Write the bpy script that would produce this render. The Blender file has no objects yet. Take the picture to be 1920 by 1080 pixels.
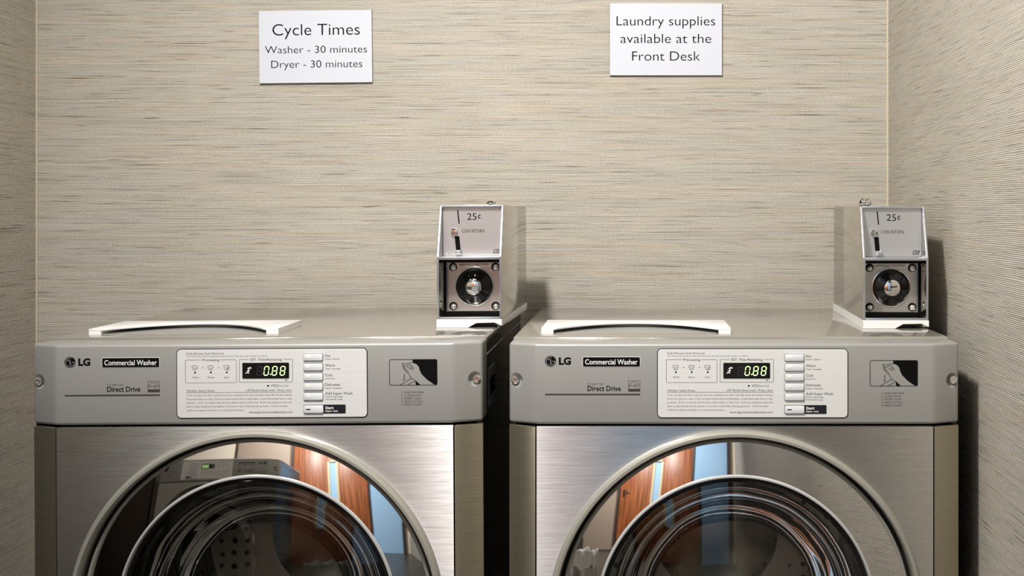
import bpy, bmesh, math, random
from mathutils import Vector, Matrix
R = math.radians
scene = bpy.context.scene
col = scene.collection
random.seed(4)

# ------------------------------------------------------------------ camera, world, lights, exposure
EYE = 1.185            # camera height
FPX = 2540.0           # focal length in pixels of the 1920 frame
cam_d = bpy.data.cameras.new('camera')
cam = bpy.data.objects.new('camera', cam_d)
col.objects.link(cam)
cam.location = (0, 0, EYE)
cam.rotation_euler = (R(90), 0, 0)
cam_d.sensor_width = 36.0
cam_d.lens = FPX / 1920 * 36.0
cam_d.shift_x = -232 / 1920
cam_d.shift_y = -149 / 1920
cam_d.clip_start = 0.02
scene.camera = cam

world = bpy.data.worlds.new('world')
scene.world = world
world.use_nodes = True
world.node_tree.nodes['Background'].inputs[0].default_value = (0.9, 0.95, 1.0, 1)
world.node_tree.nodes['Background'].inputs[1].default_value = 0.05

def area(name, loc, sx, sy, power, color=(1, .94, .85), rot=(0, 0, 0)):
    l = bpy.data.lights.new(name, 'AREA')
    l.shape = 'RECTANGLE'; l.size = sx; l.size_y = sy
    l.energy = power; l.color = color
    o = bpy.data.objects.new(name, l); col.objects.link(o)
    o.location = loc; o.rotation_euler = rot
    return o
# ceiling spotlight of the laundry room, plus an added spot and strips (all of them hang under the ceiling at 2.56 m)
def bulb(name, loc, power, radius=.07, color=(1, .965, .92)):
    l = bpy.data.lights.new(name, 'POINT'); l.energy = power; l.color = color; l.shadow_soft_size = radius
    o = bpy.data.objects.new(name, l); col.objects.link(o); o.location = loc
    return o
def spot(name, loc, target, power, cone, radius=.07, color=(1, .965, .92), blend=1.0):
    l = bpy.data.lights.new(name, 'SPOT'); l.energy = power; l.color = color; l.shadow_soft_size = radius
    l.spot_size = R(cone); l.spot_blend = blend
    o = bpy.data.objects.new(name, l); col.objects.link(o); o.location = loc
    o.rotation_euler = (Vector(target) - Vector(loc)).to_track_quat('-Z', 'Y').to_euler()
    return o
spot('ceiling_spotlight', (-.45, 1.12, 2.44), (.12, 2.6, 1.40), 108, 112)
spot('added_door_wall_spot', (-1.05, -1.55, 2.44), (-1.45, -3.40, 1.25), 270, 160, color=(1, .985, .96))  # added to brighten the front wall that the door rings mirror
def strip(name, p, q, width, power):
    p, q = Vector(p), Vector(q); d = q - p
    return area(name, ((p.x + q.x) / 2, (p.y + q.y) / 2, 2.545), width, d.length, power, (1, .97, .94), (0, 0, math.atan2(-d.x, d.y)))
strip('added_band_strip_left', (-.957, 1.50), (-1.66, -.45), .03, 11)  # added, angled to draw an upright bright band on the left steel front
strip('added_band_strip_centre', (-.383, 1.50), (-.66, -.45), .025, 11)  # added for the band near the left washer's right edge
strip('added_band_strip_right', (-.13, .80), (-.23, -.45), .025, 1.8)  # added for the bands on the right washer's steel

scene.view_settings.view_transform = 'Standard'
scene.view_settings.look = 'None'
scene.view_settings.gamma = 1.0
scene.view_settings.use_curve_mapping = False
scene.view_settings.exposure = 0.68

# ------------------------------------------------------------------ materials
def lin(r, g, b):
    f = lambda c: (c / 255 / 12.92) if c / 255 <= .04045 else ((c / 255 + .055) / 1.055) ** 2.4
    return (f(r), f(g), f(b), 1)

def new_mat(name):
    m = bpy.data.materials.new(name); m.use_nodes = True
    nt = m.node_tree
    return m, nt, nt.nodes['Principled BSDF']

def simple(name, color, rough=.5, metal=0.0, spec=.5, coat=0.0, emit=None, estr=0):
    m, nt, b = new_mat(name)
    b.inputs['Base Color'].default_value = color
    b.inputs['Roughness'].default_value = rough
    b.inputs['Metallic'].default_value = metal
    b.inputs['Specular IOR Level'].default_value = spec
    b.inputs['Coat Weight'].default_value = coat
    if emit:
        b.inputs['Emission Color'].default_value = emit
        b.inputs['Emission Strength'].default_value = estr
    return m

def N(nt, t, **kw):
    n = nt.nodes.new(t)
    for k, v in kw.items(): setattr(n, k, v)
    return n

def stretched_noise(nt, scale, detail=2.0, rough=.5, coord='Position'):
    """noise on world (or object) position with a different scale per axis"""
    if coord == 'Position':
        g = N(nt, 'ShaderNodeNewGeometry'); src = g.outputs['Position']
    else:
        g = N(nt, 'ShaderNodeTexCoord'); src = g.outputs['Object']
    mp = N(nt, 'ShaderNodeMapping'); mp.inputs['Scale'].default_value = scale
    nt.links.new(src, mp.inputs['Vector'])
    n = N(nt, 'ShaderNodeTexNoise')
    n.inputs['Scale'].default_value = 1.0
    n.inputs['Detail'].default_value = detail
    n.inputs['Roughness'].default_value = rough
    nt.links.new(mp.outputs[0], n.inputs['Vector'])
    return n.outputs['Fac']

def ramp(nt, fac, stops):
    r = N(nt, 'ShaderNodeValToRGB')
    els = r.color_ramp.elements
    while len(els) < len(stops): els.new(.5)
    for e, (p, c) in zip(els, stops): e.position = p; e.color = c
    nt.links.new(fac, r.inputs[0])
    return r.outputs[0]

def mix(nt, fac, a, b, mode='MIX'):
    m = N(nt, 'ShaderNodeMix', data_type='RGBA', blend_type=mode)
    for s, v in ((0, fac), (6, a), (7, b)):
        if hasattr(v, 'links') or hasattr(v, 'is_linked'): nt.links.new(v, m.inputs[s])
        else: m.inputs[s].default_value = v
    return m.outputs[2]

def grasscloth():
    m, nt, b = new_mat('woven_wallpaper')
    g = N(nt, 'ShaderNodeNewGeometry'); sep = N(nt, 'ShaderNodeSeparateXYZ'); nt.links.new(g.outputs['Position'], sep.inputs[0])
    wob = stretched_noise(nt, (5, 5, 90), 2.0, .5)
    # ribs: about 4 mm apart, wandering a little
    ma = N(nt, 'ShaderNodeMath', operation='MULTIPLY_ADD'); nt.links.new(sep.outputs[2], ma.inputs[0]); ma.inputs[1].default_value = 2 * math.pi / .0029
    mw = N(nt, 'ShaderNodeMath', operation='MULTIPLY'); nt.links.new(wob, mw.inputs[0]); mw.inputs[1].default_value = 9.0
    nt.links.new(mw.outputs[0], ma.inputs[2])
    si = N(nt, 'ShaderNodeMath', operation='SINE'); nt.links.new(ma.outputs[0], si.inputs[0])
    rib = N(nt, 'ShaderNodeMapRange'); nt.links.new(si.outputs[0], rib.inputs[0]); rib.inputs[1].default_value = -1; rib.inputs[2].default_value = 1
    ribc = ramp(nt, rib.outputs[0], [(.0, lin(194, 188, 175)), (.25, lin(216, 210, 198)), (.55, lin(229, 223, 212)), (1.0, lin(236, 230, 219))])
    dark = stretched_noise(nt, (6, 6, 620), 2.0, .5)
    c1 = ramp(nt, dark, [(.27, lin(150, 143, 134)), (.33, lin(222, 220, 216)), (.42, lin(243, 242, 241)), (.60, lin(250, 250, 250)), (.74, lin(255, 255, 255))])
    c = mix(nt, 1.0, ribc, c1, 'MULTIPLY')
    tint = stretched_noise(nt, (4.0, 4.0, 170), 2.0, .6)
    c4 = ramp(nt, tint, [(.32, lin(222, 231, 243)), (.5, lin(246, 246, 246)), (.68, lin(255, 238, 212))])
    c = mix(nt, .34, c, c4, 'MULTIPLY')
    band = stretched_noise(nt, (2.5, 2.5, 22), 2.0, .6)
    c3 = ramp(nt, band, [(.3, lin(234, 234, 233)), (.7, lin(255, 255, 255))])
    c = mix(nt, .4, c, c3, 'MULTIPLY')
    fleck = stretched_noise(nt, (13, 13, 950), 1.0, .5)
    c6 = ramp(nt, fleck, [(.24, lin(128, 118, 106)), (.31, lin(235, 234, 232)), (.62, lin(244, 244, 243)), (.70, lin(255, 255, 255))])
    c = mix(nt, 1.0, c, c6, 'MULTIPLY')
    speck = stretched_noise(nt, (330, 330, 560), 2.0, .7)
    c5 = ramp(nt, speck, [(.32, lin(196, 194, 190)), (.62, lin(255, 255, 255))])
    c = mix(nt, .65, c, c5, 'MULTIPLY')
    nt.links.new(c, b.inputs['Base Color'])
    b.inputs['Roughness'].default_value = .6
    b.inputs['Specular IOR Level'].default_value = .3
    bp = N(nt, 'ShaderNodeBump'); bp.inputs['Strength'].default_value = .5; bp.inputs['Distance'].default_value = .0009
    nt.links.new(rib.outputs[0], bp.inputs['Height'])
    nt.links.new(bp.outputs[0], b.inputs['Normal'])
    return m

def brushed(name, color, rough=.26, aniso=.75, metal=1.0, sc=(10, 10, 1300), rot=0.0, amt=.07, tilt=0.0):
    m, nt, b = new_mat(name)
    n = stretched_noise(nt, sc, 3.0, .6, 'Object')
    c = ramp(nt, n, [(.3, tuple(v * (1 - amt) for v in color[:3]) + (1,)), (.7, tuple(min(1, v * (1 + amt)) for v in color[:3]) + (1,))])
    nt.links.new(c, b.inputs['Base Color'])
    b.inputs['Metallic'].default_value = metal
    rr = ramp(nt, n, [(.3, (rough * .95,) * 3 + (1,)), (.7, (rough * 1.05,) * 3 + (1,))])
    nt.links.new(rr, b.inputs['Roughness'])
    b.inputs['Anisotropic'].default_value = aniso
    b.inputs['Anisotropic Rotation'].default_value = rot
    # the brush lines tilt the surface up and down, so lamps smear into upright bands
    if tilt:
        g = N(nt, 'ShaderNodeNewGeometry')
        n2 = stretched_noise(nt, (16, 16, 2100), 2.0, .7, 'Object'); n3 = stretched_noise(nt, (7, 7, 420), 2.0, .6, 'Object')
        ad = N(nt, 'ShaderNodeMath', operation='MULTIPLY_ADD'); nt.links.new(n3, ad.inputs[0]); ad.inputs[1].default_value = .35; nt.links.new(n2, ad.inputs[2])
        su = N(nt, 'ShaderNodeMath', operation='MULTIPLY_ADD'); nt.links.new(ad.outputs[0], su.inputs[0]); su.inputs[1].default_value = tilt; su.inputs[2].default_value = -tilt * .675
        cx = N(nt, 'ShaderNodeCombineXYZ'); nt.links.new(su.outputs[0], cx.inputs[2])
        va = N(nt, 'ShaderNodeVectorMath', operation='ADD'); nt.links.new(g.outputs['Normal'], va.inputs[0]); nt.links.new(cx.outputs[0], va.inputs[1])
        vn = N(nt, 'ShaderNodeVectorMath', operation='NORMALIZE'); nt.links.new(va.outputs[0], vn.inputs[0])
        nt.links.new(vn.outputs[0], b.inputs['Normal'])
    tg = N(nt, 'ShaderNodeTangent', direction_type='UV_MAP'); tg.uv_map = 'UVMap'
    nt.links.new(tg.outputs[0], b.inputs['Tangent'])
    return m

def wood():
    m, nt, b = new_mat('reddish_door_veneer')
    n = stretched_noise(nt, (38, 38, 1.6), 4.0, .6)
    c = ramp(nt, n, [(.3, lin(96, 50, 26)), (.5, lin(146, 84, 48)), (.7, lin(176, 108, 66))])
    nt.links.new(c, b.inputs['Base Color'])
    b.inputs['Roughness'].default_value = .4
    return m

def pane_glass(name, tint, ior=1.5, rough=.0, wavy=0.0):
    m = bpy.data.materials.new(name); m.use_nodes = True
    nt = m.node_tree
    nt.nodes.remove(nt.nodes['Principled BSDF'])
    out = nt.nodes['Material Output']
    tr = N(nt, 'ShaderNodeBsdfTransparent'); tr.inputs[0].default_value = tint
    gl = N(nt, 'ShaderNodeBsdfGlossy'); gl.inputs['Roughness'].default_value = rough
    fr = N(nt, 'ShaderNodeFresnel'); fr.inputs[0].default_value = ior
    if wavy:
        w = stretched_noise(nt, (9, 9, 9), 1.0, .5, 'Object')
        bp = N(nt, 'ShaderNodeBump'); bp.inputs['Strength'].default_value = wavy; bp.inputs['Distance'].default_value = .02
        nt.links.new(w, bp.inputs['Height'])
        nt.links.new(bp.outputs[0], gl.inputs['Normal']); nt.links.new(bp.outputs[0], fr.inputs['Normal'])
    mx = N(nt, 'ShaderNodeMixShader')
    nt.links.new(fr.outputs[0], mx.inputs[0]); nt.links.new(tr.outputs[0], mx.inputs[1]); nt.links.new(gl.outputs[0], mx.inputs[2])
    nt.links.new(mx.outputs[0], out.inputs[0])
    return m

def drum_steel():
    m, nt, b = new_mat('drum_steel')
    g = N(nt, 'ShaderNodeTexCoord')
    v = N(nt, 'ShaderNodeTexVoronoi'); v.inputs['Scale'].default_value = 42; v.inputs['Randomness'].default_value = .15
    nt.links.new(g.outputs['Object'], v.inputs['Vector'])
    c = ramp(nt, v.outputs['Distance'], [(.20, (.02, .02, .02, 1)), (.27, (.62, .59, .54, 1))])
    nt.links.new(c, b.inputs['Base Color'])
    b.inputs['Metallic'].default_value = .9; b.inputs['Roughness'].default_value = .3
    return m

M = {}
M['wall'] = grasscloth()
M['seam'] = simple('wallpaper_edge', lin(206, 196, 176), .6)
M['blue'] = simple('blue_paint', lin(150, 186, 220), .7)
M['cream'] = simple('cream_paint', lin(218, 207, 188), .75)
M['darkwood'] = simple('dark_brown_laminate', lin(46, 36, 30), .4)
M['brown'] = simple('dark_brown_paint', lin(58, 47, 40), .6)
M['taupe'] = simple('taupe_paint', lin(150, 134, 120), .6)
M['ceil'] = simple('ceiling_paint', lin(150, 148, 143), .8)
M['floor'] = simple('grey_floor_tile', lin(66, 62, 57), .35)
M['wood'] = wood()
M['jamb'] = simple('dark_door_frame', lin(52, 44, 38), .4)
M['stone'] = simple('beige_window_frame', lin(196, 186, 150), .5)
M['fascia'] = simple('grey_satin_plastic', lin(164, 163, 159), .36, .2)
M['top'] = simple('grey_gloss_enamel', lin(172, 167, 158), .12, .45, .6, .3)
M['steel'] = brushed('brushed_steel', (.84, .83, .82), .28, 1.0, rot=.25, tilt=.5)
M['trimsteel'] = brushed('wall_tinted_steel', (.40, .36, .27), .34, .8, .85, rot=.25, tilt=.4)  # front-panel steel tinted olive for the wall it mirrors
M['cabinet'] = simple('black_enamel', (.006, .006, .006, 1), .12, 0, .5)
M['white'] = simple('white_plastic', lin(236, 236, 235), .3)
M['plate'] = brushed('silver_overlay', lin(242, 242, 240)[:3], .42, .15, .25, (4, 4, 900), 0, .035)
M['button'] = simple('pale_button_plastic', lin(226, 229, 233), .3)
M['lamp'] = simple('button_indicator', lin(250, 246, 236), .25)
M['ink'] = simple('black_ink', (.006, .006, .006, 1), .7, 0, .04)
M['greyink'] = simple('grey_ink', lin(66, 63, 60), .6, 0, .1)
M['whiteink'] = simple('white_ink', lin(240, 240, 238), .5)
M['navy'] = simple('dark_navy_ink', lin(24, 26, 36), .4)
M['display'] = simple('black_display_window', (.006, .006, .006, 1), .08)
M['digit'] = simple('lit_green_segments', (.5, .8, .25, 1), .5, emit=(.66, 1.0, .36, 1), estr=1.25)
M['dimdigit'] = simple('unlit_segments', lin(52, 46, 46), .5)
M['chrome'] = simple('polished_chrome', (.80, .79, .77, 1), .025, 1)
M['bezel'] = simple('champagne_plastic', lin(170, 167, 157), .3, .25)
M['bright'] = simple('whitened_chrome', (.93, .93, .93, 1), .22, .55)  # chrome bead whitened for the ceiling light it reflects
M['rubber'] = simple('black_rubber', (.008, .008, .008, 1), .5)
M['greyrubber'] = simple('grey_rubber', lin(84, 82, 78), .5)
M['glass'] = pane_glass('door_glass', (.86, .86, .83, 1), 1.7)
M['bowl'] = pane_glass('glass_bowl', (.9, .9, .86, 1), 1.75, .03, .26)
M['drum'] = drum_steel()
M['cast'] = simple('cast_aluminium', lin(196, 198, 204), .28, .85)
M['casesteel'] = brushed('brushed_case_steel', (.60, .58, .54), .14, .45, 1.0, (6, 6, 700))
M['face'] = simple('satin_faceplate', (.68, .68, .68, 1), .3, .8)
M['vault'] = simple('vault_plate_steel', (.52, .50, .475, 1), .26, .8)
M['screw'] = simple('bright_screw', (.78, .76, .72, 1), .2, .85)
M['sign'] = simple('white_sign_laminate', lin(210, 214, 223), .6)
M['core'] = simple('dark_sign_edge', lin(40, 36, 32), .5)
M['bag'] = simple('white_liner', lin(235, 235, 235), .4)
M['sticker'] = simple('silver_sticker', lin(150, 152, 156), .3, .3)

# ------------------------------------------------------------------ mesh builder
class MB:
    def __init__(s): s.v = []; s.f = []
    def add(s, verts, faces):
        o = len(s.v); s.v += [tuple(v) for v in verts]; s.f += [tuple(i + o for i in f) for f in faces]
    def from_bm(s, bm, mat=None):
        if mat is not None: bmesh.ops.transform(bm, matrix=mat, verts=bm.verts)
        bm.verts.index_update()
        s.add([v.co[:] for v in bm.verts], [[v.index for v in f.verts] for f in bm.faces]); bm.free()
    def box(s, x0, x1, y0, y1, z0, z1, bev=0.0, seg=2, mat=None):
        bm = bmesh.new(); bmesh.ops.create_cube(bm, size=1)
        bmesh.ops.scale(bm, vec=(x1 - x0, y1 - y0, z1 - z0), verts=bm.verts)
        bmesh.ops.translate(bm, vec=((x0 + x1) / 2, (y0 + y1) / 2, (z0 + z1) / 2), verts=bm.verts)
        if bev: bmesh.ops.bevel(bm, geom=bm.edges[:], offset=bev, segments=seg, affect='EDGES', profile=.5)
        s.from_bm(bm, mat)
    def prism(s, pts, a0, a1, axis='z', bev=0.0, seg=2, mat=None):
        """outline extruded along an axis: z -> pts are (x,y); y -> (x,z); x -> (y,z)"""
        def P(p, a): return (p[0], p[1], a) if axis == 'z' else (p[0], a, p[1]) if axis == 'y' else (a, p[0], p[1])
        bm = bmesh.new()
        lo = [bm.verts.new(P(p, a0)) for p in pts]; hi = [bm.verts.new(P(p, a1)) for p in pts]
        bm.faces.new(lo[::-1]); bm.faces.new(hi)
        n = len(pts)
        for i in range(n): bm.faces.new((lo[i], lo[(i + 1) % n], hi[(i + 1) % n], hi[i]))
        bmesh.ops.recalc_face_normals(bm, faces=bm.faces)
        if bev: bmesh.ops.bevel(bm, geom=bm.edges[:], offset=bev, segments=seg, affect='EDGES', profile=.5)
        s.from_bm(bm, mat)
    def lathe(s, prof, cx, cz, cy=0.0, n=96, close=False, mat=None):
        """profile of (radius, y) turned about the Y axis through (cx, cz)"""
        vs, fs = [], []
        m = len(prof)
        for i in range(n):
            a = 2 * math.pi * i / n
            for r, y in prof: vs.append((cx + r * math.cos(a), cy + y, cz + r * math.sin(a)))
        for i in range(n):
            j = (i + 1) % n
            for k in range(m if close else m - 1):
                l = (k + 1) % m
                fs.append((i * m + k, i * m + l, j * m + l, j * m + k))
        bm = bmesh.new()
        bv = [bm.verts.new(v) for v in vs]
        for f in fs: bm.faces.new([bv[q] for q in f])
        bmesh.ops.remove_doubles(bm, verts=bm.verts, dist=1e-6)
        bmesh.ops.recalc_face_normals(bm, faces=bm.faces)
        s.from_bm(bm, mat)
    def latheZ(s, prof, cx, cy, n=40, mat=None):
        t = MB(); t.lathe(prof, 0, 0, 0, n)
        rot = Matrix.Translation((cx, cy, 0)) @ Matrix.Rotation(R(90), 4, 'X')   # y -> z
        s.add([(rot @ Vector(v))[:] for v in t.v], t.f)
    def sphere(s, c, r, n=16, scl=(1, 1, 1)):
        bm = bmesh.new(); bmesh.ops.create_uvsphere(bm, u_segments=n, v_segments=n // 2 + 2, radius=r)
        bmesh.ops.scale(bm, vec=scl, verts=bm.verts); bmesh.ops.translate(bm, vec=c, verts=bm.verts)
        s.from_bm(bm)
    # ---- flat printing in an XZ plane at depth y, facing -Y
    def poly(s, pts, y):
        a = sum(pts[i][0] * pts[(i + 1) % len(pts)][1] - pts[(i + 1) % len(pts)][0] * pts[i][1] for i in range(len(pts)))
        if a < 0: pts = pts[::-1]
        s.add([(p[0], y, p[1]) for p in pts], [range(len(pts))])
    def disc(s, cx, cz, r, y, n=20): s.poly([(cx + r * math.cos(2 * math.pi * i / n), cz + r * math.sin(2 * math.pi * i / n)) for i in range(n)], y)
    def stroke(s, pts, w, y, closed=False):
        n = len(pts); P = [Vector(p) for p in pts]; L = []; Rr = []
        for i in range(n):
            a = P[i - 1] if (i > 0 or closed) else None
            b = P[(i + 1) % n] if (i < n - 1 or closed) else None
            d1 = (P[i] - a).normalized() if a is not None and (P[i] - a).length > 1e-9 else None
            d2 = (b - P[i]).normalized() if b is not None and (b - P[i]).length > 1e-9 else None
            d1 = d1 or d2 or Vector((1, 0)); d2 = d2 or d1
            n1 = Vector((-d1.y, d1.x)); n2 = Vector((-d2.y, d2.x))
            m = n1 + n2
            m = m.normalized() if m.length > 1e-6 else n1
            k = min(2.0, 1 / max(.3, m.dot(n1)))
            L.append(P[i] + m * k * w / 2); Rr.append(P[i] - m * k * w / 2)
        vs = [(p.x, y, p.y) for p in L] + [(p.x, y, p.y) for p in Rr]
        fs = []
        for i in range(n if closed else n - 1):
            j = (i + 1) % n; fs.append((i, n + i, n + j, j))
        s.add(vs, fs)
    def text(s, body, x0, x1, zbase, cap, y, shear=0.0, bold=0.0, res=2):
        """text fitted between x0 and x1 (None = natural width), cap height in metres"""
        vs, fs, w = glyphs(body, bold, res)
        k = cap / CAPH
        kx = k if x1 is None else (x1 - x0) / w
        s.add([(x0 + kx * v[0] + shear * k * v[1], y, zbase + k * v[1]) for v in vs], fs)
    def build(s, name, mat, parent=None, smooth=True, uv=False, angle=32):
        me = bpy.data.meshes.new(name)
        me.from_pydata(s.v, [], [list(f) for f in s.f]); me.update()
        if uv:
            u = me.uv_layers.new(name='UVMap')
            for lp in me.loops:
                c = me.vertices[lp.vertex_index].co
                u.data[lp.index].uv = (c.x + .6 * c.y, c.z)
        if smooth:
            me.shade_smooth(); me.set_sharp_from_angle(angle=R(angle))
        mats = mat if isinstance(mat, list) else [mat]
        for m_ in mats: me.materials.append(m_)
        o = bpy.data.objects.new(name, me); col.objects.link(o)
        if parent: o.parent = parent
        return o

_gl = {}
def glyphs(body, bold, res):
    key = (body, bold, res)
    if key not in _gl:
        c = bpy.data.curves.new('lettering', 'FONT'); c.body = body; c.size = 1; c.resolution_u = res; c.offset = bold
        c.fill_mode = 'FRONT' if hasattr(c, 'fill_mode') else c.fill_mode
        o = bpy.data.objects.new('lettering', c); col.objects.link(o)
        dg = bpy.context.evaluated_depsgraph_get()
        me = bpy.data.meshes.new_from_object(o.evaluated_get(dg))
        vs = [v.co[:] for v in me.vertices]; fs = [tuple(p.vertices) for p in me.polygons]
        bpy.data.objects.remove(o); bpy.data.curves.remove(c); bpy.data.meshes.remove(me)
        x0 = min(v[0] for v in vs); w = max(v[0] for v in vs) - x0
        _gl[key] = ([(v[0] - x0, v[1]) for v in vs], fs, w)
    return _gl[key]
CAPH = 1.0
CAPH = max(v[1] for v in glyphs('H', 0, 2)[0])

def tag(o, label=None, cat=None, group=None, kind=None):
    if label: o['label'] = label
    if cat: o['category'] = cat
    if group: o['group'] = group
    if kind: o['kind'] = kind
    return o
def empty(name, loc, rot=(0, 0, 0)):
    o = bpy.data.objects.new(name, None); col.objects.link(o)
    o.empty_display_size = .05; o.location = loc; o.rotation_euler = rot
    return o
def copy_tree(o, parent=None):
    c = o.copy(); col.objects.link(c); c.parent = parent
    for ch in list(o.children): copy_tree(ch, c)
    return c
def rrect(x0, x1, z0, z1, r, n=5):
    pts = []
    for cx, cz, a in ((x1 - r, z1 - r, 0), (x0 + r, z1 - r, 90), (x0 + r, z0 + r, 180), (x1 - r, z0 + r, 270)):
        for i in range(n + 1):
            t = R(a + 90 * i / n); pts.append((cx + r * math.cos(t), cz + r * math.sin(t)))
    return pts
def arc(cx, cz, rx, rz, a0, a1, n=14):
    return [(cx + rx * math.cos(R(a0 + (a1 - a0) * i / n)), cz + rz * math.sin(R(a0 + (a1 - a0) * i / n))) for i in range(n + 1)]
def spline(P, n=6, closed=False):
    out = []; m = len(P)
    for i in range(m if closed else m - 1):
        g = lambda k: P[k % m] if closed else P[max(0, min(m - 1, k))]
        p0, p1, p2, p3 = g(i - 1), g(i), g(i + 1), g(i + 2)
        for k in range(n):
            t = k / n
            out.append(tuple(.5 * (2 * p1[d] + (p2[d] - p0[d]) * t + (2 * p0[d] - 5 * p1[d] + 4 * p2[d] - p3[d]) * t * t + (3 * p1[d] - p0[d] - 3 * p2[d] + p3[d]) * t ** 3) for d in (0, 1)))
    if not closed: out.append(P[-1])
    return out

# ------------------------------------------------------------------ the room
BACK = 2.90
XL, XR = -1.283, 0.540
XF, YF, ZC = -4.2, -3.40, 2.56
def struct(name, mb, mat, parent=None, **kw):
    o = mb.build(name, mat, parent, **kw)
    if parent is None: o['kind'] = 'structure'
    return o
b = MB(); b.box(XF - .1, XR + .1, BACK, BACK + .1, 0, ZC); struct('wall_back', b, M['wall'], smooth=False)
b = MB(); b.box(XR, XR + .1, YF, BACK, 0, ZC); struct('wall_right', b, M['wall'], smooth=False)
b = MB(); b.box(XF, XL, 2.30, BACK, 0, ZC); struct('wall_left', b, M['wall'], smooth=False)
b = MB(); b.box(XF - .1, XF, YF, BACK, 0, ZC); struct('wall_far_left', b, M['brown'], smooth=False)
DX0, DX1, DZ = -1.50, -.15, 2.04       # doorway behind the camera
b = MB(); b.box(XF - .1, -2.45, YF - .1, YF, 0, ZC); struct('wall_front_left', b, M['cream'], smooth=False)
b = MB(); b.box(-2.45, DX0, YF - .1, YF + .12, 0, ZC, .03, 4); struct('wall_front_middle', b, M['taupe'])
b = MB()
b.box(DX0, DX1, YF - .1, YF, DZ, ZC); b.box(DX1, .43, YF - .1, YF, 0, ZC)
struct('wall_front', b, M['blue'], smooth=False)
b = MB(); b.box(.43, XR + .1, YF - .1, YF, 0, ZC); struct('wall_front_right', b, M['cream'], smooth=False)
b = MB(); b.box(XF - .1, XR + .1, YF - .1, BACK + .1, -.1, 0); struct('floor', b, M['floor'], smooth=False)
b = MB(); b.box(XF - .1, XR + .1, YF - .1, BACK + .1, ZC, ZC + .1); struct('ceiling', b, M['ceil'], smooth=False)
b = MB(); b.box(XL - .001, XL + .0035, BACK - .0035, BACK + .001, 0, ZC); struct('trim_1', b, M['seam'], smooth=False)
b = MB(); b.box(XR - .0035, XR + .001, BACK - .0035, BACK + .001, 0, ZC); struct('trim_2', b, M['seam'], smooth=False)
# dark post on the front wall, right of the blue strip
b = MB(); b.box(.40, .46, YF - .02, YF + .05, 0, ZC); struct('trim_3', b, M['jamb'], smooth=False)
# wooden door with a slit window
SL0, SL1, SZ0, SZ1 = -.88, -.70, .72, 1.60
d = MB(); d.box(DX0 + .04, SL0, YF - .07, YF - .025, .01, DZ - .04, .002); d.box(SL1, DX1 - .04, YF - .07, YF - .025, .01, DZ - .04, .002)
d.box(SL0, SL1, YF - .07, YF - .025, .01, SZ0); d.box(SL0, SL1, YF - .07, YF - .025, SZ1, DZ - .04)
door1 = struct('door_1', d, M['wood'])
f = MB()
f.box(DX0, DX0 + .04, YF - .09, YF + .02, 0, DZ); f.box(DX1 - .04, DX1, YF - .09, YF + .02, 0, DZ); f.box(DX0, DX1, YF - .09, YF + .02, DZ - .04, DZ)
f.build('door_frame', M['jamb'], door1)
f = MB()
f.box(SL0 - .004, SL0 + .036, YF - .072, YF - .012, SZ0, SZ1); f.box(SL1 - .036, SL1 + .004, YF - .072, YF - .012, SZ0, SZ1)
f.box(SL0 - .004, SL1 + .004, YF - .072, YF - .012, SZ0 - .01, SZ0 + .016); f.box(SL0 - .004, SL1 + .004, YF - .072, YF - .012, SZ1 - .016, SZ1 + .01)
f.build('window_frame', M['stone'], door1)
f = MB(); f.box(SL0 + .036, SL1 - .036, YF - .05, YF - .046, SZ0 + .016, SZ1 - .016); f.build('window_pane', M['blue'], door1)
f = MB(); f.box(DX0 + .09, DX0 + .13, YF - .025, YF - .015, .95, 1.09, .003); f.box(DX0 + .09, DX0 + .22, YF + .02, YF + .035, 1.04, 1.06, .006); f.box(DX0 + .10, DX0 + .12, YF - .02, YF + .03, 1.04, 1.06)
f.build('door_handle', M['chrome'], door1)

# ------------------------------------------------------------------ washing machine
FRONT = 2.07
SC = FPX / FRONT
WCX = .1515                                           # centre of the right machine
def X(px): return (px - 1192) / SC - WCX              # pixel of the right machine's front -> local x
def Z(py): return EYE - (py - 391) / SC
def Q(cx, cy): return (X(1210 + cx / 4.683), Z(640 + cy / 4.683))
HW = .3465; FX = .3045; FD = .020
TOPZ = .9785; FB = .8555

def boolean_cut(o, cutter_mb):
    c = cutter_mb.build('cutter', M['fascia'], o.parent, smooth=False)
    md = o.modifiers.new('cut', 'BOOLEAN'); md.operation = 'DIFFERENCE'; md.object = c; md.solver = 'EXACT'
    dg = bpy.context.evaluated_depsgraph_get()
    me = bpy.data.meshes.new_from_object(o.evaluated_get(dg))
    o.modifiers.clear(); old = o.data; o.data = me; bpy.data.meshes.remove(old); me.name = o.name
    cm = c.data; bpy.data.objects.remove(c); bpy.data.meshes.remove(cm)
    me.shade_smooth(); me.set_sharp_from_angle(angle=R(32))

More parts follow.
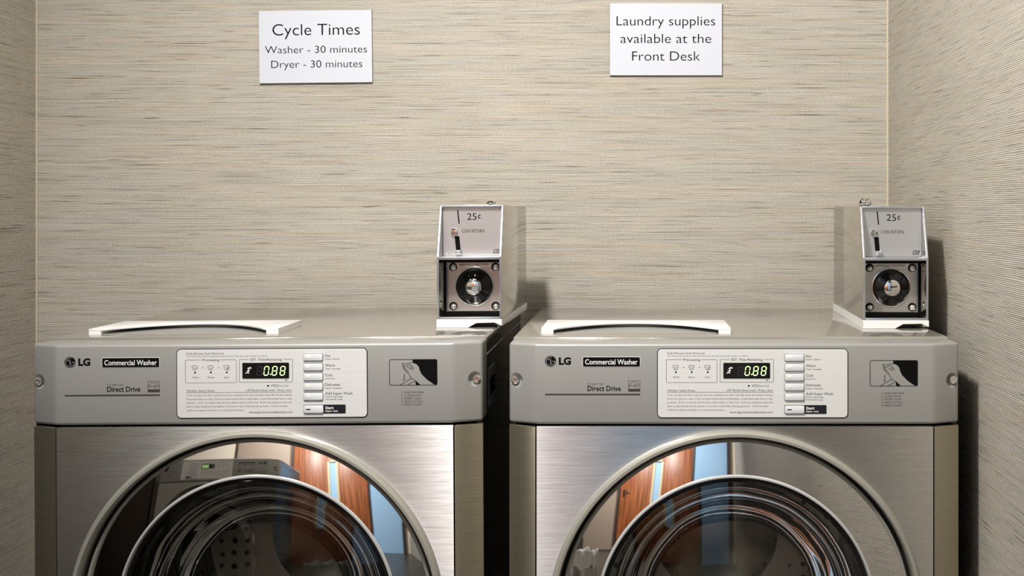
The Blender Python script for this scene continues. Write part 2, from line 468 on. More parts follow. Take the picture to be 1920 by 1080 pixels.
def make_washer():
    root = empty('washing_machine', (WCX, FRONT, 0))
    # cabinet: black sides, back and bottom
    b = MB()
    b.box(-HW + .001, -HW + .010, FD + .006, .715, .05, .950); b.box(HW - .010, HW - .001, FD + .006, .715, .05, .950)
    b.box(-HW + .001, HW - .001, .706, .715, .05, .950); b.box(-HW + .001, HW - .001, FD + .006, .715, .05, .06)
    b.build('cabinet', M['cabinet'], root)
    for sx in (-.29, .29):
        for sy in (.07, .65):
            b = MB(); b.latheZ([(0, 0), (.022, 0), (.022, .012), (.009, .016), (.009, .052), (0, .052)], sx, sy); b.build('foot', M['rubber'], root)
    # grey moulded fascia with canted ends
    b = MB()
    b.prism([(-FX, 0), (FX, 0), (HW, FD), (HW, .082), (-HW, .082), (-HW, FD)], FB, TOPZ, 'z', .0045, 4)
    fa = b.build('fascia', M['fascia'], root)
    cut = MB()
    SZ = .921; SX = .3375; SY = FD * (SX - FX) / (HW - FX)
    for s in (-1, 1): cut.sphere((s * SX, SY - .0055, SZ), .0125, 24)
    boolean_cut(fa, cut)
    for s in (-1, 1):
        b = MB(); b.lathe([(0, -.003), (.0022, -.003), (.0022, -.005), (.0045, -.005), (.006, -.003), (.006, .006)], s * SX, SZ, SY + .003, 24)
        b.build('screw', M['screw'], root)
    # cover plate of the top with a folded skirt
    b = MB(); b.box(-HW, HW, .0825, .72, .9690, .9815, .004, 3); b.build('top_cover', M['top'], root)
    b = MB(); b.box(-HW + .0006, HW - .0006, .06, .7195, .9515, .9695); b.build('cover_skirt', M['cabinet'], root)  # grey skirt coloured black for the dark gap it mirrors
    # thin bright strip standing in for the highlight along the skirt's fold
    b = MB(); b.box(-HW - .0004, HW + .0004, .03, .715, .9500, .9520); b.build('seam_highlight', M['cast'], root)
    # detergent lid: white, arched finger cut-out in front
    lx0, lx1, y0, y1 = -.305, .003, .128, .285
    outl = [(lx0, y0), (lx0 + .024, y0)] + [(lx0 + .024 + (lx1 - lx0 - .048) * t, y0 + .112 * (1 - (2 * t - 1) ** 2)) for t in [i / 24 for i in range(1, 24)]] + [(lx1 - .024, y0), (lx1, y0), (lx1, y1), (lx0, y1)]
    b = MB(); b.prism(outl, .9880, .9915, 'z', .0012, 2)
    for a in (lx0, lx1 - .02): b.prism([(a, y0 + .0005), (a + .02, y0 + .0005), (a + .02, y1), (a, y1)], .9812, .9890, 'z', .0006, 1)
    b.box(lx0 + .001, lx1 - .001, y1 - .02, y1 - .0005, .9812, .9890)
    b.build('dispenser_lid', M['white'], root)
    b = MB(); b.prism([(lx0 + .022, y0 + .002)] + [(lx1 - .022, y0 + .002), (lx1 - .024, y1 - .022), (lx0 + .024, y1 - .022)], .9813, .9826, 'z', .0006, 1)
    b.build('dispenser_tray', M['fascia'], root)
    # ---- lower front of brushed steel with the door hole
    DCX, DCZ, DR = .002, .5595, .2880
    z0, z1 = .13, .8515
    b = MB(); n = 128; ring = []; out = []
    for i in range(n):
        a = 2 * math.pi * (i + .5) / n; c, s_ = math.cos(a), math.sin(a)
        ring.append((DCX + (DR - .006) * c, 0, DCZ + (DR - .006) * s_))
        t = min([(FX - .0015 - DCX) / c if c > 0 else (-FX + .0015 - DCX) / c, (z1 - DCZ) / s_ if s_ > 0 else (z0 - DCZ) / s_])
        out.append((DCX + t * c, 0, DCZ + t * s_))
    corners = {}
    vs = ring + out; fs = [(i, n + i, n + (i + 1) % n, (i + 1) % n) for i in range(n)]
    for cx_, cz_ in ((FX - .0015, z1), (-FX + .0015, z1), (-FX + .0015, z0), (FX - .0015, z0)):
        vs.append((cx_, 0, cz_)); k = len(vs) - 1
        a = math.atan2(cz_ - DCZ, cx_ - DCX) % (2 * math.pi); i = int(math.floor(a / (2 * math.pi) * n - .5)) % n
        fs.append((n + i, k, n + (i + 1) % n))
    fs = [f[::-1] for f in fs]
    b.add(vs, fs)
    b.box(-FX + .0015, FX - .0015, .0005, .012, z1 - .004, z1)     # folded top lip
    b.build('front_panel', M['steel'], root, smooth=False, uv=True)
    for s in (-1, 1):
        b = MB(); p = [(s * (FX + .0005), .0003), (s * HW, FD), (s * HW, FD + .012), (s * (FX + .0005), .012)]
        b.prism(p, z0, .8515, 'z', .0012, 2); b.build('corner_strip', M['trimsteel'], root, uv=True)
    b = MB(); b.box(-FX, FX, .02, .05, .852, .856); b.box(-HW + .003, HW - .003, .024, .05, .10, .856) if False else None
    b.build('joint_gap', M['rubber'], root)
    b = MB(); b.box(-HW + .004, HW - .004, .012, .03, .055, .127, .004); b.build('kick_plate', M['cabinet'], root)
    # ---- door surround, groove, door
    b = MB()
    b.lathe([(DR - .0005, .002), (DR, -.006), (DR - .002, -.0125), (DR - .005, -.016), (DR - .009, -.016), (DR - .0105, -.0125), (DR - .0113, -.006), (DR - .0113, .022)], DCX, DCZ, 0, 160)
    b.build('door_surround', M['bezel'], root)
    b = MB(); b.lathe([(DR - .0115, .020), (.255, .022)], DCX, DCZ, 0, 128); b.build('door_groove', M['rubber'], root)
    prof = []
    DCZ += .004
    ra, rb, ya = .2632, .2153, .0070
    y = ya
    for i in range(15):
        t = i / 14; prof.append((ra + (rb - ra) * t, y)); y -= math.tan(R(10.5 - 2.5 * t)) * (ra - rb) / 14
    yb = prof[-1][1]
    b = MB(); b.lathe(prof, DCX, DCZ, 0, 192)
    door = b.build('door', M['chrome'], root, angle=80)
    b = MB(); b.lathe([(.2690, .0195), (.2690, .008), (.2682, .0052), (.2665, .0040), (.2645, .0046), (.2631, .0072)], DCX, DCZ, 0, 160)
    b.build('door_trim', M['bezel'], door)
    b = MB(); b.lathe([(.2154, yb + .002), (.2151, yb - .002), (.2135, yb - .0045), (.2115, yb - .0045), (.2100, yb - .002), (.2095, yb + .006)], DCX, DCZ, 0, 160)
    b.build('door_rim', M['bright'], door)
    b = MB(); b.lathe([(.2097, yb + .004), (.2050, yb + .002), (.2025, yb + .006), (.2015, yb + .012)], DCX, DCZ, 0, 128)
    b.build('door_gasket', M['display'], door)
    # outer dome of glass and the inner bowl
    RS = 1.15; y0 = yb + .004
    base = math.sqrt(RS * RS - .203 ** 2)
    b = MB(); b.lathe([(r, y0 - (math.sqrt(RS * RS - r * r) - base)) for r in [.203 * (1 - i / 16) for i in range(17)]], DCX, DCZ, 0, 128)
    b.build('door_glass', M['glass'], door, angle=80)
    pr = [(.200, y0 + .012), (.186, y0 + .020), (.170, y0 + .040), (.160, y0 + .075), (.152, y0 + .100), (.135, y0 + .122), (.10, y0 + .138), (.05, y0 + .147), (0, y0 + .149)]
    b = MB(); b.lathe(spline(pr, 5), DCX, DCZ, 0, 128); b.build('glass_bowl', M['bowl'], door, angle=80)
    # drum behind the glass
    b = MB(); b.lathe([(.27, .03), (.215, .045), (.205, .075), (.2, .09)], DCX, DCZ, 0, 96); b.build('door_boot', M['greyrubber'], root)
    b = MB(); b.lathe([(.2, .088), (.212, .10), (.245, .115), (.245, .50), (.235, .52), (.12, .535), (.10, .515), (0, .51)], DCX, DCZ, 0, 96)
    drum = b.build('drum', M['drum'], root, angle=50)
    for k in range(3):
        a = R(90 + 22 + 120 * k)
        b = MB(); b.prism([(-.035, .245), (.035, .245), (.018, .185), (-.018, .185)], .13, .49, 'y', .008, 3, mat=None)
        rot = Matrix.Translation((DCX, 0, DCZ)) @ Matrix.Rotation(a, 4, 'Y')
        b.v = [(rot @ Vector(v))[:] for v in b.v]
        b.build('drum_paddle', M['casesteel'], drum, uv=True)
    # ---- printing on the fascia
    yp = -.00006
    b = MB(); cx, cz = X(1032.3), Z(677.4); r = 10.4 / SC
    b.disc(cx, cz, r, yp, 40)
    em = b.build('brand_emblem', M['ink'], root, smooth=False)
    b = MB(); w = .0011
    b.stroke(arc(cx, cz, r * .80, r * .80, 72, 360, 30) + [(cx + r * .30, cz)], w, yp - .00006)
    b.stroke([(cx, cz + r * .42), (cx, cz - r * .42), (cx + r * .27, cz - r * .42)], w * 1.2, yp - .00006)
    b.disc(cx - r * .36, cz + r * .33, r * .15, yp - .00006, 12)
    b.build('emblem_face', M['sticker'], em, smooth=False)
    b = MB(); b.text('LG', X(1047.8), X(1070.6), Z(683.3), 12.4 / SC, yp, bold=.05, res=4); b.build('brand_lettering', M['ink'], root, smooth=False)
    b = MB(); b.prism(rrect(X(1093), X(1199.6), Z(686.6), Z(669.8), .0012, 3), -.0008, .001, 'y'); npl = b.build('name_plate', M['ink'], root, smooth=False)
    b = MB(); b.stroke(rrect(X(1092.4), X(1200.2), Z(687.2), Z(669.2), .0016, 3), .0008, yp, True); b.text('Commercial Washer', X(1097), X(1195.5), Z(683), 9.3 / SC, -.00086, bold=.012, res=3); b.build('name_lettering', M['whiteink'], npl, smooth=False)
    b = MB(); t = 'Inverter'
    for i, ch in enumerate(t): b.text(ch, X(1101.5 + i * 4.15), None, Z(721.8), 4.2 / SC, yp, bold=.01)
    b.text('Direct Drive', X(1101.5), X(1164), Z(733), 9.4 / SC, yp, bold=.02, res=3); b.build('motor_lettering', M['ink'], root, smooth=False)
    b = MB(); b.poly([(X(1022), Z(741.3)), (X(1200.5), Z(741.3)), (X(1200.5), Z(738.3)), (X(1022), Z(738.3))], yp); b.build('underline_stripe', M['greyink'], root, smooth=False)
    b = MB()
    x0, x1, za, zb = X(1178.3), X(1200), Z(734), Z(713.8)
    b.stroke([(x0, za), (x1, za), (x1, zb), (x0, zb)], .0007, yp, True)
    b.poly([(x0, za), (x1, za), (x1, Z(729)), (x0, Z(729))], yp)
    b.stroke(arc((x0 + x1) / 2, Z(726), .0078, .0080, 15, 175, 14), .0007, yp)
    b.text('energy', x0 + .0012, x0 + .0115, Z(724.5), .0036, yp, shear=.25)
    b.stroke([(x1 - .0085, Z(727.5)), (x1 - .006, Z(719.5)), (x1 - .0055, Z(723)), (x1 - .001, Z(722.5)), (x1 - .0045, Z(725)), (x1 - .003, Z(728))], .0006, yp)
    b.build('energy_badge', M['greyink'], root, smooth=False)
    # pictogram: hand putting in a coin
    S_ = lambda u, v: (X(1580 + u / 5.647), Z(640 + v / 5.647))
    b = MB(); w = .0008
    b.stroke(rrect(S_(290, 0)[0], S_(793, 0)[0], S_(0, 474)[1], S_(0, 203)[1], .0025, 4), w * 1.2, yp, True)
    b.poly([S_(537, 203), S_(793, 203), S_(793, 474), S_(757, 466), S_(690, 420), S_(628, 358), S_(606, 310), S_(600, 280), S_(575, 252), S_(540, 238)], yp)
    b.poly([S_(566, 425), S_(616, 471), S_(566, 471)], yp)
    b.stroke([S_(537, 206), S_(535, 238), S_(500, 240), S_(470, 250), S_(425, 243), S_(430, 268), S_(440, 300), S_(455, 318), S_(470, 335), S_(490, 348), S_(505, 375), S_(522, 402), S_(566, 428), S_(480, 470)], w, yp)
    b.stroke([S_(430, 258), S_(450, 278), S_(470, 268), S_(488, 258), S_(510, 262), S_(535, 280), S_(543, 298), S_(530, 306), S_(508, 300), S_(492, 288), S_(478, 280)], w, yp)
    b.stroke([S_(505, 275), S_(520, 285), S_(526, 297)], w * .8, yp); b.stroke([S_(445, 275), S_(440, 292), S_(462, 296), S_(458, 312), S_(480, 318), S_(484, 338)], w * .8, yp)
    b.stroke([S_(445, 355), S_(445, 416)], w * 1.2, yp); b.stroke([S_(430, 424), S_(458, 414)], w, yp)
    b.stroke([S_(522, 402), S_(400, 472)], w, yp); b.stroke([S_(566, 428), S_(566, 455)], w, yp)
    b.build('coin_pictogram', M['ink'], root, smooth=False)
    b = MB()
    for k, (t, xe) in enumerate((('1. LOAD MACHINE', 650), ('2. CLOSE DOOR', 622), ('3. INSERT COIN', 620), ('4. SELECT CYCLE', 640), ('5. PRESS START', 628))):
        b.text(t, S_(413, 0)[0], S_(xe, 0)[0], S_(0, 559 + k * 32.6)[1], 19 / 5.647 / SC, yp)
    b.build('instruction_lettering', M['ink'], root, smooth=False)
    # ---- control panel overlay
    px0, pz1 = Q(110, 69); px1, pz0 = Q(1774, 667)
    b = MB(); b.prism(rrect(px0 - .0012, px1 + .0012, pz0 - .0012, pz1 + .0012, .0072), -.0006, .001, 'y'); bk = b
    b = MB(); b.prism(rrect(px0, px1, pz0, pz1, .006), -.0016, .001, 'y', .0003, 1); cp = b.build('control_panel', M['plate'], root, smooth=False, uv=True)
    bk.build('panel_border', M['ink'], cp, smooth=False)
    yq = -.00166
    b = MB(); q = lambda a, c: Q(a, c)
    def T(t, xa, xb, ymid, cap, **kw): b.text(t, q(xa, 0)[0], q(xb, 0)[0] if xb else None, q(0, ymid + cap / 2)[1], cap / 4.683 / SC, yq, **kw)
    T('Suds=Excess Suds Removal', 192, 518, 103, 18)
    T('Too Much soap results in extended cycle time and may leave soap residue on clothes.', 192, 903, 127, 11)
    lw = .00055
    for (xa, xb, ya_, yb_, ta, tb) in ((184, 630, 160, 361, 320, 492), (656, 1124, 158, 358, 742, 1042)):
        pts = rrect(q(xa, 0)[0], q(xb, 0)[0], q(0, yb_)[1], q(0, ya_)[1], .0016, 4)
        # from the left end of the title gap round the box to its right end
        body = [(q(ta, 0)[0], q(0, ya_)[1])] + pts[5:] + pts[:5] + [(q(tb, 0)[0], q(0, ya_)[1])]
        b.stroke(body, lw, yq)
    T('Processing', 333, 481, 160, 20, bold=.006); T('EST. Time Remaining', 757, 1028, 159, 20, bold=.006)
    for k, u in enumerate((266, 405, 545)):
        g = lambda a, c: q(u + a, 228 + c)
        b.stroke([g(-8, -20), g(-24, -14), g(-24, -2), g(-14, -2), g(-14, 2)], lw, yq); b.stroke([g(8, -20), g(24, -14), g(24, -2), g(14, -2), g(14, 2)], lw, yq)
        b.stroke([g(-8, -20), g(0, -12), g(8, -20)], lw, yq)
        if k < 2:
            b.stroke([g(-17, 4), g(-8, 8), g(0, 4), g(8, 8), g(17, 4)], lw, yq); b.stroke([g(-16, 9), g(-14, 20), g(14, 20), g(16, 9)], lw, yq)
        else:
            b.stroke([g(-14, 2), g(-14, 20), g(4, 20)], lw, yq); b.stroke(arc(*g(13, 10), .0020, .0020, 60, 380, 12), lw, yq); b.stroke(arc(*g(13, 10), .0009, .0009, 0, 300, 8), lw, yq)
        b.disc(*q(u + 2, 270), .00145, yq, 14)
        if k < 2: b.disc(*q(u + 70, 228), .0008, yq, 8)
    T('Wash', 242, 299, 313, 15); T('Rinse', 380, 434, 313, 15); T('Spin', 525, 567, 313, 15)
    T('Min.', 1058, 1084, 341, 10, bold=.02)
    b.disc(*q(908, 390), .0015, yq, 14); b.stroke(arc(*q(973, 389), .0020, .0020, 0, 360, 14), lw, yq)
    b.stroke([q(938, 397), q(938, 386), q(964, 386)], lw * 1.3, yq); b.stroke([q(945, 386), q(945, 394)], lw * 1.3, yq); T('Door Lock', 991, 1088, 389, 17)
    T('Washer Safety Rules', 193, 438, 430, 18); T('UE=Redistribute load - Press start', 715, 1117, 428, 18)
    b.stroke([q(188, 447), q(1121, 446)], lw, yq)
    for t, xe, ym in (('1) Do not open the door until the cycle has completed, the door lock light shuts off, and the rotating', 1115, 470),
                      ('drum has come to a stop. 2) Do not wash articles that are flammable, contain flammable fume or dye', 1115, 503),
                      ('products.  3) Do not tamper with the door safety switch or door lock.  4) Do not attempt to open the', 1115, 535),
                      ('door or place hands into the washer to remove or add clothes during operation.  5) Do not allow', 1080, 568),
                      ('children to operate and play in or around the machines.', 698, 601)):
        T(t, 193, xe, ym, 14)
    T('www.lgcommerciallaundry.com', 738, 1118, 621, 17, shear=.2, bold=.008)
    for t, xe, s1, se, ym, dy in (('Hot', 1455, 'Chaud  Caliente', 1536, 129, 29), ('Warm', 1495, 'Tiède  Templada', 1545, 213, 31), ('Cold', 1470, 'Froid  Frío', 1494, 299, 31), ('Delicates', 1539, 'Délicat  Delicados', 1557, 383, 31), ('Add Super Wash', 1648, 'Cycle Long Lavage', 1563, 459, 29)):
        T(t, 1409, xe, ym, 22, bold=.006); T(s1, 1409, se, ym + dy, 11, bold=.012)
    T('Ciclo lavado Largo', 1409, 1560, 511, 11, bold=.012)
    b.build('panel_lettering', M['ink'], cp, smooth=False)
    b = MB(); b.prism(rrect(q(1219, 0)[0], q(1588, 0)[0], q(0, 634)[1], q(0, 558)[1], .0012, 3), -.0022, -.001, 'y'); b.build('start_label', M['navy'], cp, smooth=False)
    b = MB(); yq = -.00226; T('Start', 1410, 1483, 585, 24, bold=.025); T('Départ  Inicio', 1410, 1521, 614, 12, bold=.03); b.build('start_lettering', M['whiteink'], cp, smooth=False)
    for k, (ya_, yb_) in enumerate(((112, 171), (197, 258), (283, 344), (368, 430), (455, 517), (563, 631))):
        xa, xb = (1222, 1390) if k < 5 else (1223, 1394)
        x0, x1, za, zb = q(xa, 0)[0], q(xb, 0)[0], q(0, yb_)[1], q(0, ya_)[1]
        if k < 5:
            b = MB(); b.prism(rrect(x0 - .0006, x1 + .0006, za - .0006, zb + .0005, .0018, 3), -.0021, -.001, 'y'); b.build('button_edge', M['greyink'], cp, smooth=False)
        b = MB(); b.prism(rrect(x0, x1, za, zb, .0014, 3), -.0042, -.001, 'y', .0007, 2); bt = b.build('start_button' if k == 5 else 'cycle_button', M['button'], cp)
        b = MB(); c = (za + zb) / 2 + (.001 if k < 5 else 0); l0 = q(1243, 0)[0]; l1 = q(1283, 0)[0]; hh = .0020 if k < 5 else .0007
        b.prism(rrect(l0, l1, c - hh, c + hh, hh * .9, 4), -.0045, -.003, 'y'); b.build('button_indicator', M['lamp'] if k < 5 else M['ink'], cp, smooth=False)
    b = MB(); x0, zb = q(684, 187); x1, za = q(1094, 324)
    b.prism(rrect(x0, x1, za, zb, .0012, 3), -.0026, -.001, 'y', .0004, 1); b.build('display', M['display'], cp, smooth=False)
    # seven-segment digits 0.88
    def seg(b, cx_, which, y):
        w_, h_, t_, sk = 19, 38, .0013, 5
        pt = {'a': ((-w_, -h_), (w_, -h_)), 'g': ((-w_, 0), (w_, 0)), 'd': ((-w_, h_), (w_, h_)), 'f': ((-w_, -h_), (-w_, 0)), 'b': ((w_, -h_), (w_, 0)), 'e': ((-w_, 0), (-w_, h_)), 'c': ((w_, 0), (w_, h_))}
        for s_ in which:
            (u0, v0), (u1, v1) = pt[s_]
            du, dv = (u1 - u0) * .12, (v1 - v0) * .12
            A = q(cx_ + u0 + du - sk * (v0 + dv) / h_, 258 + v0 + dv); B = q(cx_ + u1 - du - sk * (v1 - dv) / h_, 258 + v1 - dv)
            b.stroke([A, B], t_, y)
    b = MB(); seg(b, 835, 'abcdefg', -.00267); b.build('unlit_digit', M['dimdigit'], cp, smooth=False)
    for cx_, wh in ((896, 'abcdef'), (968, 'abcdefg'), (1038, 'abcdefg')):
        b = MB(); seg(b, cx_, wh, -.00268)
        if cx_ == 896: b.disc(*q(932, 289), .0009, -.00268, 10)
        b.build('lit_digit', M['digit'], cp, smooth=False)
    b = MB(); b.stroke([q(u, v) for u, v in ((712, 278), (730, 270), (738, 276), (742, 240), (752, 228), (766, 236))], .0014, -.00267); b.stroke([q(728, 238), q(756, 224)], .001, -.00267); b.stroke([q(722, 258), q(750, 252)], .001, -.00267)
    b.build('tap_symbol', M['whiteink'], cp, smooth=False)
    # sticker on the right flank
    b = MB(); xs = HW - .001
    o_ = len(b.v)
    ys, ye, zl, zh = .115, .205, .862, .925
    b.box(xs, xs + .0006, ys, ye, zl, zh); st = b.build('flank_sticker', M['sticker'], root, smooth=False)
    b = MB(); b.box(xs + .0004, xs + .0009, ys + .012, ye - .006, zl + .018, zh - .018); b.build('sticker_print', M['ink'], st, smooth=False)
    return root

washer_r = make_washer()
G = 'front-loading washers side by side in the alcove'
tag(washer_r, 'steel front-loading washer standing close beside the right wall', 'washing machine', G)
washer_l = copy_tree(washer_r)
washer_l.location = (-.577, FRONT, 0.0)
washer_l.rotation_euler = (0, R(-.35), 0)
washer_l['label'] = 'steel front-loading washer under the Cycle Times sign, left of its twin'
dryer = copy_tree(washer_r)
dryer.name = 'laundry_machine'
dryer.location = (-1.157, .86, 0); dryer.rotation_euler = (0, 0, math.pi)
dryer['label'] = 'laundry machine opposite the washers, mirrored in the left door ring'
dryer['group'] = 'machines across the room'
cab = empty('storage_cabinet', (-1.90, .80, 0), (0, 0, math.pi))
b = MB(); b.box(-.36, .36, .02, .60, .08, .92, .002); b.box(-.34, .34, .05, .58, 0, .08); b.build('cabinet_body', M['darkwood'], cab)
for k in (-1, 1):
    b = MB(); b.box(.004 if k > 0 else -.356, .356 if k > 0 else -.004, 0, .02, .10, .91, .002); dr = b.build('cabinet_door', M['darkwood'], cab)
    b = MB(); b.box(k * .03 - .005, k * .03 + .005, -.025, 0, .70, .82, .003); b.build('handle', M['cast'], dr)
tag(cab, 'dark brown cabinet beside the laundry machine, mirrored at the left of the left door ring', 'cabinet')

# ------------------------------------------------------------------ coin boxes
def make_coin_box(kind):
    root = empty('coin_box', (0, 0, 0))
    W, D, H, K, SB, t = .109, .406, .1925, .106, .036, .0026
    h = W / 2
    BZ = .014
    b = MB()
    prof = [(0, 0), (0, K), (SB, H), (D, H), (D, 0)]
    for s in (-1, 1):
        x0, x1 = (-h, -h + t) if s < 0 else (h - t, h)
        b.prism([(p[0], p[1] + BZ) for p in prof], x0, x1, 'x', .0008, 2)
    b.box(-h + .001, h - .001, SB, D, BZ + H - t, BZ + H, .0006, 1); b.box(-h + .001, h - .001, .001, D, BZ, BZ + t, .0006, 1); b.box(-h + .001, h - .001, D - t, D, BZ, BZ + H)
    b.build('case', M['casesteel'], root, uv=True)
    # cast front rim
    b = MB()
    rim = [(.0005, t), (-.002, t), (-.002, K), (SB - .003, H), (SB + .003, H), (.003, K - .002)]
    for s in (-1, 1):
        x0, x1 = (-h - .0004, -h + t + .0006) if s < 0 else (h - t - .0006, h + .0004)
        b.prism([(-.002, BZ), (-.002, BZ + K), (SB - .002, BZ + H + .0008), (SB + .004, BZ + H + .0008), (.003, BZ + K), (.003, BZ)], x0, x1, 'x', .0007, 2)
    b.box(-h, h, -.002, .003, BZ, BZ + .004, .0008, 2); b.box(-h + .0006, h - .0006, -.002, .038, BZ + K - .005, BZ + K, .0008, 2); b.box(-h, h, SB - .002, SB + .004, BZ + H - .0035, BZ + H + .0008, .0008, 2)
    b.build('front_rim', M['cast'], root)
    # ---- upper face plate
    UY = .040
    u = lambda a: (a - 115) / 960 * .1015 - .05075
    v = lambda c: BZ + K + .0005 + (985 - c) / 800 * .0825
    b = MB(); b.box(-.0515, .0515, UY, UY + .0015, BZ + K, BZ + H - .0028, .0003, 1); b.build('face_plate', M['face'], root)
    b = MB(); b.stroke([(u(357), v(228)), (u(380), v(452))], .0021, UY - .00006); b.build('coin_slot', M['ink'], root, smooth=False)
    b = MB(); b.text('25', u(510), u(665), v(388), v(278) - v(388), UY - .00006, bold=.0, res=6); b.text('c', u(685), u(735), v(365), (v(295) - v(365)) * 1.33, UY - .00006, res=4)
    b.stroke([(u(708), v(378)), (u(716), v(285))], .0006, UY - .00006)
    b.build('price_lettering', M['ink'], root, smooth=False)
    b = MB(); b.text('COIN RETURN', u(422), u(790), v(600), v(545) - v(600), UY - .00006, res=3); b.build('return_lettering', M['ink'], root, smooth=False)
    b = MB(); b.lathe([(0, -.008), (.0035, -.0078), (.0056, -.006), (.006, -.003), (.006, .001)], u(300), v(585), UY, 28); b.build('return_button', M['chrome'], root)
    b = MB(); b.poly([(u(305), v(660)), (u(381), v(660)), (u(402), v(890)), (u(325), v(890))], UY - .00006); b.build('return_slot', M['ink'], root, smooth=False)
    b = MB(); b.prism([(u(322), v(905)), (u(400), v(905)), (u(420), v(880)), (u(420), v(930)), (u(408), v(955)), (u(345), v(955)), (u(325), v(930))], UY - .012, UY, 'y', .0008, 2); b.build('return_chute', M['cast'], root)
    b = MB(); b.stroke([(u(937), v(945)), (u(1030), v(945)), (u(1045), v(887)), (u(952), v(887))], .0010, UY - .00006, True); b.text('GI', u(962), u(1022), v(933), v(898) - v(933), UY - .00006, shear=.25, bold=.02); b.build('maker_badge', M['ink'], root, smooth=False)
    for a, c in ((142, 212), (1042, 197), (1058, 945), (170, 960)):
        b = MB(); b.lathe([(0, -.0014), (.0012, -.0011), (.0016, 0)], u(a), v(c), UY, 14); b.build('face_screw', M['screw'], root)
    # ---- recessed vault door with lock
    VY = .055
    pc = BZ + .052; b = MB(); b.box(-.0475, .0475, VY, VY + .003, pc - .0425, pc + .0425, .0006, 1); b.box(-.0475, -.0445, VY, VY + .04, pc - .0425, pc + .0425); b.box(.0445, .0475, VY, VY + .04, pc - .0425, pc + .0425)
    vp = b.build('vault_door', M['vault'], root)
    b = MB(); b.box(-h + .002, h - .002, VY + .02, VY + .022, BZ + .002, BZ + K); b.build('vault_back', M['rubber'], root)
    for a, c in ((-.036, .0345), (.0375, .0345), (-.036, -.0335), (.0375, -.0335)):
        b = MB(); b.lathe([(.0074, -.0006), (0, -.0004)], a, pc + c, VY, 24); b.build('bolt_hole', M['ink'], vp)
        b = MB(); b.lathe([(0, -.0048), (.0028, -.0042), (.0048, -.0026), (.0056, -.0004)], a + .0006, pc + c - .0012, VY, 20); b.build('bolt', M['screw'], vp)
    lx, lz = .001, pc + .0005
    b = MB(); b.lathe([(.0345, -.0002), (.0340, -.0018), (.0322, -.0022), (.0318, .0005)], lx, lz, VY, 64); b.build('lock_ring', M['screw'], vp)
    b = MB(); b.lathe([(.0321, -.0012), (.0300, -.0030), (.0265, -.0036), (.0200, -.0058), (.0140, -.0072)], lx, lz, VY, 64); b.build('lock_cup', M['display'], vp)
    b = MB(); b.lathe([(0, -.0150), (.0118, -.0150), (.0138, -.0142), (.0146, -.0125), (.0146, .010)], lx, lz, VY, 40); b.build('lock_cylinder', M['chrome'], vp)
    b = MB()  # mark on the cylinder: pale patch on the left, dark lettering bar on the right
    if kind == 'left':
        b.lathe([(.0118, -.0150), (.0112, -.0120), (0, -.0115)], lx, lz, VY - .0006, 32) if False else None
        b.poly([(lx - .003, lz - .008), (lx + .007, lz - .008), (lx + .008, lz + .002), (lx - .003, lz + .002)], VY - .0153)
    else:
        b.poly([(lx - .004, lz + .0005), (lx + .0085, lz + .0012), (lx + .0085, lz + .0032), (lx - .004, lz + .0025)], VY - .0153)
    b.build('lock_mark', M['sticker'] if kind == 'left' else M['ink'], vp, smooth=False)
    b = MB(); b.text('GREENWALD INDUSTRIES', -.026, .026, pc + .0362, .0038, VY - .00006, bold=.02); b.build('vault_lettering', M['greyink'], vp, smooth=False)
    # ---- white gasket base with a notch in front
    b = MB()
    b.prism([(-h - .001, 0), (-.002, 0), (.012, BZ * .55), (h - .012, BZ * .6), (h - .004, BZ * .35), (h + .001, BZ * .2), (h + .001, BZ), (-h - .001, BZ)], -.004, .006, 'y', .0005, 1)
    b.box(-h - .001, -h + .008, .004, D + .002, 0, BZ - .0005); b.box(h - .008, h + .001, .004, D + .002, BZ * .2, BZ - .0005); b.box(-h, h, .1, D, 0, BZ - .001)
    b.build('base', M['white'], root)
    # ---- key knob on the top
    b = MB()
    if kind == 'left': b.latheZ([(0, 0), (.0045, 0), (.0045, .003), (.0085, .0035), (.0088, .006), (.006, .0085), (0, .009)], .030, .06, 28)
    else:
        b.sphere((-.047, .06, .0075), .0078, 20); b.sphere((-.0385, .06, .0075), .0072, 20); b.box(-.046, -.040, .056, .064, 0, .006)
    b.v = [(x, y, z + BZ + H - .0002) for x, y, z in b.v]
    b.build('top_lock', M['chrome'], root)
    return root
CBY = 2.295; CBZ = .9816
cb = make_coin_box('left'); cb.location = (-.2815, CBY, CBZ + .0018); cb.rotation_euler = (0, R(-.35), R(-1.3))
tag(cb, 'steel coin box with a flat top lock, on the left washer beside the gap', 'coin box', 'coin boxes on the washers')
cb = make_coin_box('right'); cb.location = (.4405, CBY, CBZ); cb.rotation_euler = (0, 0, R(-1.3))
tag(cb, 'steel coin box with ball-shaped top lock, on the right washer by the right wall', 'coin box', 'coin boxes on the washers')

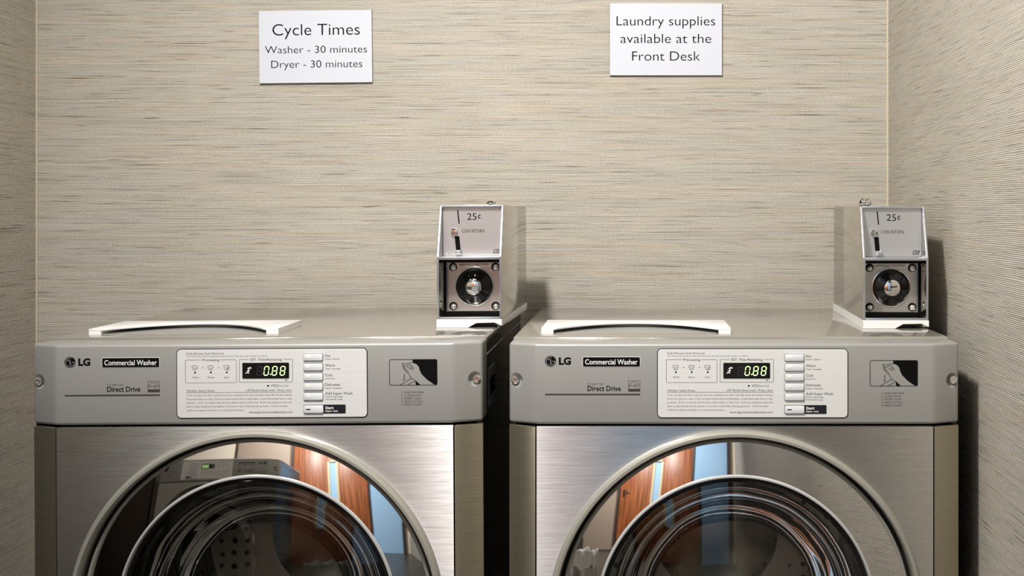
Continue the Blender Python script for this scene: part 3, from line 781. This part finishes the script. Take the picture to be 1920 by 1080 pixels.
# ------------------------------------------------------------------ wall signs
def sign(cx, cz, w, h, roll, label, lines):
    th = .006
    root = empty('wall_sign', (cx, BACK - th, cz), (0, R(roll), 0))
    b = MB(); b.box(-w / 2, w / 2, .0008, th - .0001, -h / 2, h / 2, .0002, 1); b.build('backing', M['core'], root)
    b = MB(); b.box(-w / 2 + .0002, w / 2 - .0002, -.0006, .0010, -h / 2 + .0002, h / 2 - .0002, .0003, 1); b.build('face', M['sign'], root)
    b = MB()
    for body, x0, x1, zb, cap in lines: b.text(body, x0, x1, zb, cap, -.00066, bold=-.006, res=6)
    b.build('lettering', M['ink'], root, smooth=False)
    tag(root, label, 'sign', 'white wall signs')
ds = BACK - .006
sx = lambda px: (px - 1192) * ds / FPX
sz = lambda py: EYE - (py - 391) * ds / FPX
w = 212 * ds / FPX; h = 136 * ds / FPX
k = w / 1352
L = lambda body, a, bb, yb, yc: (body, (a - 835) * k, (bb - 835) * k, (555 - yb) * k, (yb - yc) * k)
sign(sx(591.7), sz(87.5), w, h, -.6, 'white sign reading Cycle Times, above the left washer', [L('Cycle Times', 322, 1366, 418, 282), L('Washer - 30 minutes', 230, 1451, 631, 545), L('Dryer - 30 minutes', 303, 1393, 806, 718)])
w = 210.5 * ds / FPX; h = 135.5 * ds / FPX; k = w / 1419
L = lambda body, a, bb, yb, yc: (body, (a - 865) * k, (bb - 865) * k, (497 - yb) * k, (yb - yc) * k)
sign(sx(1248.7), sz(73.7), w, h, 0, 'white sign reading Laundry supplies available at the Front Desk, above the right washer', [L('Laundry supplies', 240, 1487, 323, 205), L('available at the', 290, 1437, 545, 428), L('Front Desk', 437, 1297, 768, 650)])

# ------------------------------------------------------------------ waste bin across the room (shows mirrored in the right door ring)
bn = empty('waste_bin', (-.50, 1.06, 0))
b = MB(); b.latheZ([(0, 0), (.09, 0), (.095, .01), (.110, .52), (.106, .52), (.09, .012), (0, .012)], 0, 0, 48); b.build('bin_body', M['screw'], bn)
b = MB(); n = 60
vs = []
for j, (rr, zz) in enumerate(((.103, .42), (.108, .525), (.117, .532), (.116, .47))):
    for i in range(n):
        a = 2 * math.pi * i / n; q_ = .004 * math.sin(9 * a + j) + .003 * math.sin(17 * a)
        vs.append(((rr + q_) * math.cos(a), (rr + q_) * math.sin(a), zz + (2 * q_ if j else 0)))
b.add(vs, [(j * n + i, j * n + (i + 1) % n, (j + 1) * n + (i + 1) % n, (j + 1) * n + i) for j in range(3) for i in range(n)])
b.build('bin_liner', M['bag'], bn)
tag(bn, 'steel waste bin with a white liner, mirrored in the right washer door ring', 'waste bin')
